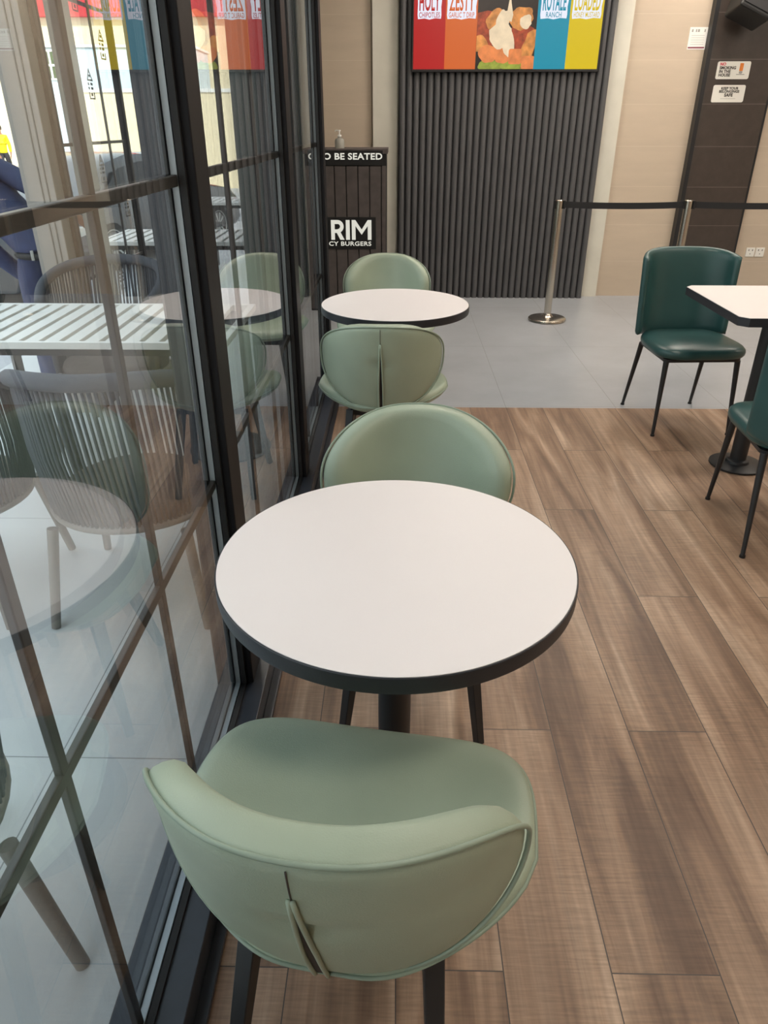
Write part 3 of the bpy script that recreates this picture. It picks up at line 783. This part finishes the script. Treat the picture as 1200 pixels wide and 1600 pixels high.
text_wall('lettering', 'KEEP YOUR', 0.027, 2.855, 1.766, yp-0.006, M['ink'], t, bold=0.0008)
text_wall('lettering', 'BELONGINGS', 0.027, 2.855, 1.743, yp-0.006, M['ink'], t, bold=0.0008)
text_wall('lettering', 'SAFE', 0.033, 2.855, 1.716, yp-0.006, M['ink'], t, bold=0.0012)
obj('underline', box(B(), 2.79, 2.92, yp-0.0072, yp-0.006, 1.689, 1.6915), M['greyink'], t)
# paper notice
t = obj('paper_notice', box(B(), 2.455, 2.605, BW-0.003, BW, 2.055, 2.215), M['white']); tag(t, 'white paper notice with a dark red footer on the beige tiles', 'notice')
obj('footer_bar', box(B(), 2.460, 2.598, BW-0.0036, BW-0.003, 2.064, 2.074), mat('maroon_print', srgb(128, 40, 62), 0.6), t)
bm = B(); 
for (x, w_) in ((2.478, 0.012), (2.510, 0.010), (2.530, 0.016), (2.582, 0.010)): box(bm, x-w_/2, x+w_/2, BW-0.0036, BW-0.003, 2.180, 2.200)
for k in range(5): box(bm, 2.475, 2.585, BW-0.0034, BW-0.003, 2.155-0.016*k, 2.157-0.016*k)
obj('print', bm, M['greyink'], t)
# sockets
for x, lab in ((3.345, 'left of the two white sockets low on the beige wall'), (3.437, 'right of the two white sockets low on the beige wall')):
    t = obj('wall_socket', box(B(), x, x+0.082, BW-0.010, BW, 0.372, 0.455, 0.003), M['sign_white']); tag(t, lab, 'socket', 'wall sockets')
    for (u0, u1, v0, v1) in ((0.020, 0.027, 0.425, 0.440), (0.055, 0.062, 0.425, 0.440), (0.037, 0.045, 0.395, 0.402)): obj('socket_hole', box(B(), x+u0, x+u1, BW-0.0106, BW-0.010, v0, v1), M['ink'], t)
# hanging speaker, top right
t = thing('wall_speaker', 'black speaker mounted high on the dark tiled pilaster', 'speaker', (2.86, BW-0.26, 2.50))
Mx = Matrix.Rotation(R(22), 4, 'Y') @ Matrix.Rotation(R(-14), 4, 'X')
bm = B(); box(bm, -0.12, 0.16, -0.13, 0.13, -0.28, 0.22, 0.015, Mx); obj('cabinet', bm, M['black'], t)
bm = B(); box(bm, -0.10, 0.14, -0.138, -0.128, -0.25, 0.19, 0.004, Mx); obj('grille', bm, M['slat_gap'], t)
bm = B(); tube(bm, [(0.02, 0.10, 0), (0.02, 0.21, 0.02)], 0.02, 12); obj('bracket', bm, M['blackmetal'], t)

# ------------------------------------------------------------ outdoors: slatted tables
def make_slat_table(label):
    t = thing('slatted_table', label, 'table', (0, 0, 0), 0, 'slatted patio tables')
    hx, hy = 0.62, 0.345
    bm = B()
    box(bm, -hx, hx, -hy, -hy+0.022, 0.722, 0.750, 0.002); box(bm, -hx, hx, hy-0.022, hy, 0.722, 0.750, 0.002)
    box(bm, -hx, -hx+0.03, -hy+0.022, hy-0.022, 0.722, 0.750, 0.002); box(bm, hx-0.03, hx, -hy+0.022, hy-0.022, 0.722, 0.750, 0.002)
    obj('top_frame', bm, M['slat_white'], t)
    x = -hx+0.046; k = 0
    while x + 0.062 <= hx-0.03:
        obj('slat', box(B(), x, x+0.056, -hy+0.022, hy-0.022, 0.728, 0.750, 0.002), M['slat_white'], t); x += 0.0795
    obj('gap_shade_sheet', box(B(), -hx+0.03, hx-0.03, -0.32, 0.32, 0.69, 0.7215), M['blackmetal'], t)  # dark sheet closing the underside so the slat gaps read as deep shade
    for sx in (-1, 1):
        for sy in (-1, 1):
            obj('leg', tube(B(), [(sx*(hx-0.06), sy*(hy-0.05), 0.722), (sx*(hx-0.05), sy*(hy-0.04), 0)], 0.019, 4, square=True), M['taupe'], t)
    return t
st = make_slat_table('white slatted patio table nearest the windows, between rope chairs')
st.location = (-1.29, 3.10, 0)
dup(st, (-1.56, 5.80, 0), 0, 'second white slatted patio table, beyond the nearest one')
dup(st, (-1.60, 8.7, 0), 0, 'third white slatted patio table, farthest along the patio')

# rope chair
def make_rope_chair(label):
    t = thing('rope_chair', label, 'chair', (0, 0, 0), 0, 'rope weave patio chairs')
    # faces +Y
    def rim(a):   # a from -pi..pi : 0 = back centre
        x = 0.297*math.sin(a); y = -0.01 - 0.285*math.cos(a)
        z = 0.870 - 0.20*((1-math.cos(a))/2)**1.5*1.15
        return Vector((x, y, z))
    def low(a):
        return Vector((0.272*math.sin(a), 0.01-0.262*math.cos(a), 0.375))
    N = 49; A = [R(-118) + R(236)*k/(N-1) for k in range(N)]
    fr = obj('rim', tube(B(), [rim(a) for a in A], 0.026, 12), M['rope'], t, smooth=True)
    fr['label'] = 'rope-wound top rim'
    lr = obj('seat_ring', tube(B(), [low(2*PI*k/40) for k in range(40)], 0.013, 8, closed=True), M['taupe'], t, smooth=True)
    K = 64
    bm = B()
    for k in range(K):
        a = R(-112) + R(224)*k/(K-1)
        p, q = rim(a), low(a*0.97 + 0.10)
        mid = (p+q)/2; outv = Vector((math.sin(a), -math.cos(a), 0))*0.012
        tube(bm, [p, mid+outv, q], 0.0050 if k % 3 else 0.0068, 6)
    obj('rope_weave', bm, M['rope'], t, smooth=True)
    obj('cushion', lathe(B(), [(0, 0.37), (0.22, 0.37), (0.248, 0.38), (0.252, 0.40), (0.242, 0.422), (0.21, 0.432), (0, 0.436)], 48, 0, 0.01), M['cushion'], t, smooth=True)
    obj('seat_pan', lathe(B(), [(0, 0.33), (0.21, 0.343), (0.262, 0.368), (0, 0.3695)], 48, 0, 0.01), M['cushion'], t, angle=0.8)
    for sx in (-1, 1):
        for (y0, y1, n_) in ((0.20, 0.262, 0), (-0.20, -0.255, 1)):
            lg = obj('leg', tube(B(), [(sx*0.215, y0, 0.355), (sx*0.258, y1, 0.0)], [0.018, 0.015], 12), M['taupe'], t, angle=0.8)
    for s in (-1, 1):
        obj('arm_post', tube(B(), [rim(s*R(118)), Vector((s*0.240, 0.135, 0.375))], 0.015, 10), M['rope'], t, smooth=True)
    return t
rc = make_rope_chair('grey rope patio chair nearest the window, its woven back towards the camera')
rc.location = (-0.892, 2.19, 0); rc.rotation_euler = (0, 0, R(1))
dup(rc, (-1.555, 2.18, 0), R(0), 'grey rope patio chair at the left edge beside the nearest rope chair')
dup(rc, (-1.48, 3.66, 0), R(180), 'grey rope patio chair behind the nearest slatted table, by the stone column')
dup(rc, (-0.99, 0.83, 0), R(45), 'grey rope patio chair whose leg shows at the lower left, below the window bar')

# stone column and glazed screen with stickers
t = thing('stone_column', 'tall grey stone column at the edge of the patio', 'column', (-1.80, 3.97, 0))
obj('shaft', box(B(), -0.112, 0.05, 0.0, 0.10, 0, 3.4, 0.004), M['stone'], t)
for x in (-0.02, 0.01): obj('joint_profile', box(B(), x, x+0.006, -0.004, 0.0, 0, 3.4), M['taupe'], t)
t = thing('glazed_screen', 'black barred glass screen with small black stickers beyond the stone column', 'glass screen', (-1.75, 4.07, 0))
Y1 = 1.10
bm = B(); box(bm, -0.02, 0.02, 0.0, 0.05, 0, 3.2, 0.003); box(bm, -0.02, 0.02, Y1-0.035, Y1, 0, 3.2, 0.003); box(bm, -0.02, 0.02, 0.05, Y1-0.035, 0, 0.08, 0.003); box(bm, -0.02, 0.02, 0.05, Y1-0.035, 3.12, 3.2, 0.003)
o = obj('frame', bm, M['frame'], t)
o = obj('centre_post', box(B(), -0.012, 0.012, 0.21, 0.48, 0.08, 3.12, 0.002), M['reveal'], t); o['label'] = 'pale grey centre post'
bm = B(); vs = [bm.verts.new(c) for c in ((0.0, 0.05, 0.08), (0.0, Y1-0.035, 0.08), (0.0, Y1-0.035, 3.12), (0.0, 0.05, 3.12))]; bm.faces.new(vs); obj('pane', bm, M['clearpane'], t)
for y in (0.09, 0.78): obj('muntin', box(B(), -0.006, 0.006, y-0.006, y+0.006, 0.08, 3.12), M['muntin'], t)
for z in MZ + (2.75,): obj('muntin', box(B(), -0.007, 0.007, 0.05, Y1-0.035, z-0.008, z+0.008), M['muntin'], t)
def sticker(y, z, par):
    bm = B(); s = 0.085
    def P(pts): poly(bm, [(y+a*s, z+b*s) for a, b in pts], 0.004, 0.0065, 'yz')
    # open triangle
    P([(-0.45, 0.55), (0, 1.2), (0.08, 1.2), (-0.33, 0.62)]); P([(0, 1.2), (0.45, 0.55), (0.33, 0.62), (0, 1.1)]); P([(-0.45, 0.50), (0.45, 0.50), (0.45, 0.60), (-0.45, 0.60)])
    P([(-0.1, 0.72), (0.1, 0.72), (0.1, 0.86), (-0.1, 0.86)])
    for k, zz2 in enumerate((0.25, 0.0)):
        for a in (-0.35, -0.33, 0.08, 0.28): P([(a-0.07, zz2), (a+0.06, zz2), (a+0.06, zz2+0.15), (a-0.07, zz2+0.15)])
    P([(-0.45, -0.5), (-0.37, -0.5), (-0.37, -0.15), (-0.45, -0.15)]); P([(-0.45, -0.56), (0.45, -0.56), (0.45, -0.48), (-0.45, -0.48)]); P([(0.37, -0.5), (0.45, -0.5), (0.45, -0.15), (0.37, -0.15)]); P([(-0.12, -0.38), (0.12, -0.38), (0.12, -0.2), (-0.12, -0.2)])
    o = obj('sticker', bm, M['black'], par); o['label'] = 'small black line sticker'
for y, z in ((0.90, 1.88), (0.62, 1.67), (0.58, 1.24), (0.90, 1.02), (0.58, 2.08), (0.60, 0.62)): sticker(y, z, t)

# ------------------------------------------------------------ street: buildings, kiosk, cars, cone, shrub
t = thing('cream_building', 'cream street building with a long red signboard, across the road', 'building', (-12, 34, -0.33))
obj('wall', box(B(), -30, 16, 0, 8, 0, 9.5), M['cream_wall'], t)
o = obj('signboard', box(B(), -2.6, 16, -0.25, 0, 5.5, 7.6, 0.02), M['red_sign'], t)
for x in (-26, -20, -15, -10):
    f = obj('window', box(B(), x, x+1.6, -0.06, 0.02, 1.4, 3.2), M['carglass'], t)
obj('roof_edge', box(B(), -30.2, 16.2, -0.3, 8.2, 9.5, 9.9), M['white'], t)
t = thing('street_kiosk', 'pale blue box building with a small barred window across the street', 'kiosk', (-9.5, 27.0, -0.33), R(2))
obj('body', box(B(), -2.3, 2.9, 0, 2.4, 0.0, 3.95, 0.03), M['kiosk'], t)
obj('roof', box(B(), -2.35, 2.95, -0.06, 2.46, 3.95, 4.03, 0.02), M['white'], t)
w_ = obj('window', box(B(), -2.05, -1.35, -0.02, 0.02, 3.1, 3.85), M['leaf'], t)
bm = B(); box(bm, -2.08, -1.32, -0.035, -0.02, 3.44, 3.50); box(bm, -1.73, -1.67, -0.035, -0.02, 3.08, 3.87); box(bm, -2.08, -1.32, -0.035, -0.02, 3.06, 3.11); box(bm, -2.08, -1.32, -0.035, -0.02, 3.84, 3.89); obj('bars', bm, M['white'], w_)
t = thing('low_yellow_wall', 'yellow rendered boundary wall along the far side of the street', 'wall', (-5, 25, -0.33))
obj('wall_body', box(B(), -4.75, 9, 0, 0.25, 0, 2.65), M['cream_wall'], t); obj('coping', box(B(), -4.8, 9.05, -0.04, 0.29, 2.65, 2.75, 0.01), M['white'], t)

def make_car(label, paint, loc, rz):
    t = thing('car', label, 'car', loc, rz)
    # length along local X
    prof = [(-2.1, 0.35), (-2.15, 0.62), (-2.05, 0.86), (-1.75, 0.93), (-1.15, 1.36), (-0.6, 1.47), (0.35, 1.46), (0.95, 1.02), (1.85, 0.86), (2.12, 0.68), (2.15, 0.38), (2.0, 0.28), (-1.9, 0.26)]
    bm = B(); secs = []
    for (y, s, dz) in ((-0.86, 0.93, 0.0), (-0.82, 0.98, 0.0), (-0.70, 1.0, 0.0), (0.70, 1.0, 0), (0.82, 0.98, 0), (0.86, 0.93, 0)):
        ring = []
        for x, z in prof:
            tuck = 0.14*max(0, (z-0.95)/0.5) if abs(y) > 0.6 else 0
            ring.append(bm.verts.new((x*s, math.copysign(abs(y)-tuck, y), 0.3+(z-0.3)*(s if z > 0.9 else 1))))
        secs.append(ring)
    n = len(prof)
    for a, b_ in zip(secs, secs[1:]):
        for i in range(n): bm.faces.new((a[i], a[(i+1) % n], b_[(i+1) % n], b_[i]))
    bm.faces.new(secs[0][::-1]); bm.faces.new(secs[-1])
    obj('body', bm, paint, t, angle=0.6)
    for s in (-1, 1):
        bm = B(); poly(bm, [(-1.35, 0.98), (-0.98, 1.29), (-0.5, 1.36), (-0.42, 1.36), (-0.42, 0.98)], s*0.835, s*0.845, 'xz'); poly(bm, [(-0.34, 0.98), (-0.34, 1.36), (0.28, 1.35), (0.72, 0.98)], s*0.835, s*0.845, 'xz')
        obj('side_window', bm, M['carglass'], t)
    obj('windscreen', poly(B(), [(0.40, 1.43), (0.93, 1.03), (0.945, 1.045), (0.415, 1.445)], -0.66, 0.66, 'xz'), M['carglass'], t)
    for x in (-1.3, 1.35):
        for s in (-1, 1):
            Mw = Matrix.Translation((x, s*0.76, 0.325)) @ Matrix.Rotation(R(90), 4, 'X')
            wh = obj('wheel', lathe(B(), [(0.19, -0.10), (0.30, -0.11), (0.325, -0.08), (0.325, 0.08), (0.30, 0.11), (0.19, 0.10)], 40, M=Mw), M['tyre'], t, angle=0.8)
            bm = B(); lathe(bm, [(0.205, 0.105), (0.22, 0.112), (0.22, -0.112), (0.205, -0.105)], 32, M=Mw)
            for k in range(10):
                a = 2*PI*k/10; Ms = Mw @ Matrix.Rotation(a, 4, 'Z'); box(bm, 0.02, 0.21, -0.014, 0.014, -0.10, 0.10, 0, Ms)
            obj('rim', bm, M['alloy'], wh)
    for s in (-1, 1): obj('headlight', box(B(), 1.98, 2.13, s*0.62-0.13, s*0.62+0.13, 0.64, 0.74, 0.01), M['alloy'], t)
    return t
car = make_car('dark parked car just outside the patio, behind the navy uniform', M['carpaint'], (-5.85, 8.3, -0.33), R(3))
make_car('white car parked on the street at the left edge', M['carwhite'], (-11.9, 19.5, -0.33), R(170))
make_car('dark car seen through the stickered glass screen', M['carpaint'], (-4.3, 12.0, -0.33), R(70))
t = thing('traffic_cone', 'orange traffic cone standing on the street', 'traffic cone', (-6.6, 14.8, -0.33))
obj('cone_body', lathe(B(), [(0.18, 0.03), (0.03, 0.78), (0, 0.79)], 24), M['cone'], t, angle=0.8); obj('base', box(B(), -0.23, 0.23, -0.23, 0.23, 0, 0.03, 0.005), M['cone'], t)
bm = B(); lathe(bm, [(0.128, 0.30), (0.095, 0.46)], 24); obj('white_band', bm, M['white'], t, smooth=True)
# shrub
t = thing('shrub', 'green bushy shrub beyond the patio tables', 'shrub', (-2.2, 16.0, -0.33))
bm = B()
for k in range(1500):
    a = random.uniform(0, 2*PI); u = random.uniform(-1, 1); r = random.uniform(0.5, 1)**0.5
    p = Vector((math.cos(a)*math.sqrt(1-u*u)*0.85*r, math.sin(a)*math.sqrt(1-u*u)*0.6*r, 1.15+u*0.85*r))
    d = Vector((random.uniform(-1, 1), random.uniform(-1, 1), random.uniform(-1, 1))).normalized()*0.09; e2 = d.orthogonal().normalized()*0.03
    bm.faces.new([bm.verts.new(p-d), bm.verts.new(p+e2), bm.verts.new(p+d), bm.verts.new(p-e2)])
obj('foliage', bm, M['leaf'], t)
obj('stem', tube(B(), [(0, 0, 0), (0.02, 0.01, 0.9)], [0.05, 0.03], 8), M['taupe'], t)

# ------------------------------------------------------------ people
def skin_body(name, verts, edges, radii, m, parent, root=0, sub=2):
    me = bpy.data.meshes.new(name); me.from_pydata([Vector(v) for v in verts], edges, [])
    o = bpy.data.objects.new(name, me); C.objects.link(o)
    md = o.modifiers.new('s', 'SKIN'); md.use_smooth_shade = True
    for i, v in enumerate(me.skin_vertices[0].data):
        r = radii[i]; v.radius = r if isinstance(r, tuple) else (r, r); v.use_root = (i == root)
    sb = o.modifiers.new('u', 'SUBSURF'); sb.levels = sub; sb.render_levels = sub
    dg = bpy.context.evaluated_depsgraph_get(); dg.update()
    nm = bpy.data.meshes.new_from_object(o.evaluated_get(dg)); bpy.data.objects.remove(o)
    return link_mesh(name, nm, m, parent, smooth=True)

def person(label, loc, rz, top, bottom, lean=0.0, stride=0.0, extra=None, hat=None, scale=1.0):
    t = thing('person', label, 'person', loc, rz); t.scale = (scale, scale, scale)
    # facing local +Y; lean bends the torso towards -X/+Y about the hips
    Ml = Matrix.Translation((0, 0, 0.95)) @ Matrix.Rotation(-lean, 4, 'Y') @ Matrix.Rotation(-lean*0.5, 4, 'X') @ Matrix.Translation((0, 0, -0.95))
    T = lambda p: tuple(Ml @ Vector(p))
    Mh = Matrix.Translation((0, 0, 0.95)) @ Matrix.Rotation(-lean*0.5, 4, 'Y') @ Matrix.Rotation(-lean*0.25, 4, 'X') @ Matrix.Translation((0, 0, -0.95))
    V = [(0, 0, 0.95), tuple(Mh @ Vector((0, 0, 1.08))), T((0, 0.01, 1.28)), T((0, 0, 1.42)), T((0, 0.0, 1.50)), T((0, 0.02, 1.58)), T((0, 0.03, 1.68)), T((0, 0.02, 1.745))]
    r = [0.070, 0.070, 0.070, 0.065, 0.05, 0.062, 0.088, 0.062]
    E = [(0, 1), (1, 2), (2, 3), (3, 4), (4, 5), (5, 6), (6, 7)]
    for s in (-1, 1):
        b = len(V)
        V += [T((s*0.17, 0, 1.42)), T((s*0.235, -0.02, 1.14)), T((s*0.25, 0.10 + 0.05*s*stride, 0.92)), T((s*0.25, 0.14, 0.84)), T((s*0.25, 0.16, 0.78))]
        r += [0.062, 0.046, 0.032, (0.040, 0.018), (0.028, 0.012)]
        E += [(3, b), (b, b+1), (b+1, b+2), (b+2, b+3), (b+3, b+4)]
        b2 = len(V); st = s*stride
        V += [(s*0.10, 0, 0.88), (s*0.11, 0.02+st*0.16, 0.50), (s*0.115, st*0.30, 0.10), (s*0.12, 0.03+st*0.30, 0.045), (s*0.125, 0.17+st*0.30, 0.035)]
        r += [0.078, 0.058, 0.044, 0.045, 0.034]
        E += [(0, b2), (b2, b2+1), (b2+1, b2+2), (b2+2, b2+3), (b2+3, b2+4)]
    bd = skin_body('body', V, E, r, M['skin'], t)
    # clothing: a slightly larger skin for top and trousers
    vt = [(0, 0, 0.90), tuple(Mh @ Vector((0, 0, 1.06))), T((0, 0.01, 1.21)), V[2], V[3], V[8], V[9], V[10], V[18], V[19], V[20], T((0, 0, 1.475))]
    sk = [0.150, 0.152, 0.152, 0.152, 0.122, 0.076, 0.060, 0.046, 0.076, 0.060, 0.046, 0.068]
    skin_body('jacket', vt, [(0, 1), (1, 2), (2, 3), (3, 4), (4, 5), (5, 6), (6, 7), (4, 8), (8, 9), (9, 10), (4, 11)], sk, top, t, root=1)
    vb = [(0, 0, 1.00), (-0.095, 0.005, 0.78), V[14], (V[15][0], V[15][1], 0.055), (0.095, 0.005, 0.78), V[24], (V[25][0], V[25][1], 0.055)]
    skin_body('trousers', vb, [(0, 1), (1, 2), (2, 3), (0, 4), (4, 5), (5, 6)], [0.112, 0.098, 0.080, 0.066, 0.098, 0.080, 0.066], bottom, t)
    for i in (17, 27):
        p = V[i]; q = V[i-1]
        qv, pv = Vector(q), Vector(p); d = (pv-qv)
        skin_body('shoe', [tuple(qv-d*0.45), q, tuple(pv+d*0.25)], [(0, 1), (1, 2)], [0.066, 0.070, 0.054], M['black'], t)
    hb = B(); bmesh.ops.create_uvsphere(hb, u_segments=20, v_segments=12, radius=1.0)
    for v in hb.verts: v.co = Ml @ Vector((v.co.x*0.098, -0.005+v.co.y*0.108 - 0.012, 1.705+v.co.z*0.098 if v.co.z > -0.3 else 1.705 - 0.03 - (v.co.y < 0)*0.05))
    obj('hair', hb, hat or M['hair'], t, smooth=True)
    fb = B()
    for s in (-1, 1):
        box(fb, s*0.033-0.010, s*0.033+0.010, 0.112, 0.120, 1.672, 1.680, 0, Ml)
    box(fb, -0.020, 0.020, 0.108, 0.114, 1.605, 1.611, 0, Ml); obj('facial_features', fb, M['ink'], t)
    nb = B(); tube(nb, [T((0, 0.110, 1.675)), T((0, 0.134, 1.638)), T((0, 0.112, 1.630))], [0.008, 0.013, 0.010], 8); obj('nose', nb, M['skin'], t, smooth=True)
    for s in (-1, 1):
        hd = B(); q = V[12] if s < 0 else V[22]
        q = Vector(V[b_i]) if False else Vector(V[12 if s < 0 else 22])
        for f, (dx, L) in enumerate(((-0.026, 0.062), (-0.009, 0.074), (0.009, 0.070), (0.026, 0.056))):
            tube(hd, [q + Vector((0, dx*0.8, 0.01)), q + Vector((-s*0.004, dx, -L*0.55)), q + Vector((-s*0.018, dx, -L))], [0.009, 0.008, 0.006], 8)
        tube(hd, [q + Vector((0, 0.03, 0.04)), q + Vector((-s*0.012, 0.056, 0.01)), q + Vector((-s*0.018, 0.062, -0.015))], [0.011, 0.009, 0.007], 8)
        obj('fingers', hd, M['skin'], t, smooth=True)
    return t, Ml
t, Ml = person('person in a navy uniform leaning aside behind the stone column', (-2.06, 4.36, 0), R(20), M['navy'], M['navy'], lean=R(46), scale=0.94)
bm = B(); tube(bm, [(0.150*math.cos(a), 0.145*math.sin(a), 0.89) for a in [2*PI*k/24 for k in range(24)]], 0.020, 8, closed=True); o = obj('belt', bm, M['black'], t, smooth=True)
bm = B()
for a in (-1.9, -1.5, -1.1, -0.7, 0.2): 
    c = Vector((0.164*math.cos(a), 0.160*math.sin(a), 0.89)); box(bm, c.x-0.009, c.x+0.009, c.y-0.009, c.y+0.009, 0.872, 0.928, 0.002)
obj('belt_buckles', bm, M['alloy'], o)
bm = B(); lathe(bm, [(0, 0.012), (0.035, 0.008), (0.038, 0), (0, 0)], 20, M=Ml @ Matrix.Translation((0.10, -0.118, 1.32)) @ Matrix.Rotation(R(90), 4, 'X'))
o = obj('sleeve_badge', bm, mat('teal_badge', srgb(30, 150, 120), 0.6), t)
bm = B(); lathe(bm, [(0, 0.016), (0.016, 0.012), (0.016, 0), (0, 0)], 12, M=Ml @ Matrix.Translation((0.10, -0.118, 1.32)) @ Matrix.Rotation(R(90), 4, 'X')); obj('badge_centre', bm, M['hivis'], o)
person('person in a yellow high visibility jacket and dark trousers walking in the street', (-14.0, 28.2, -0.33), R(195), M['hivis'], M['trouser'], lean=0, stride=0.8)
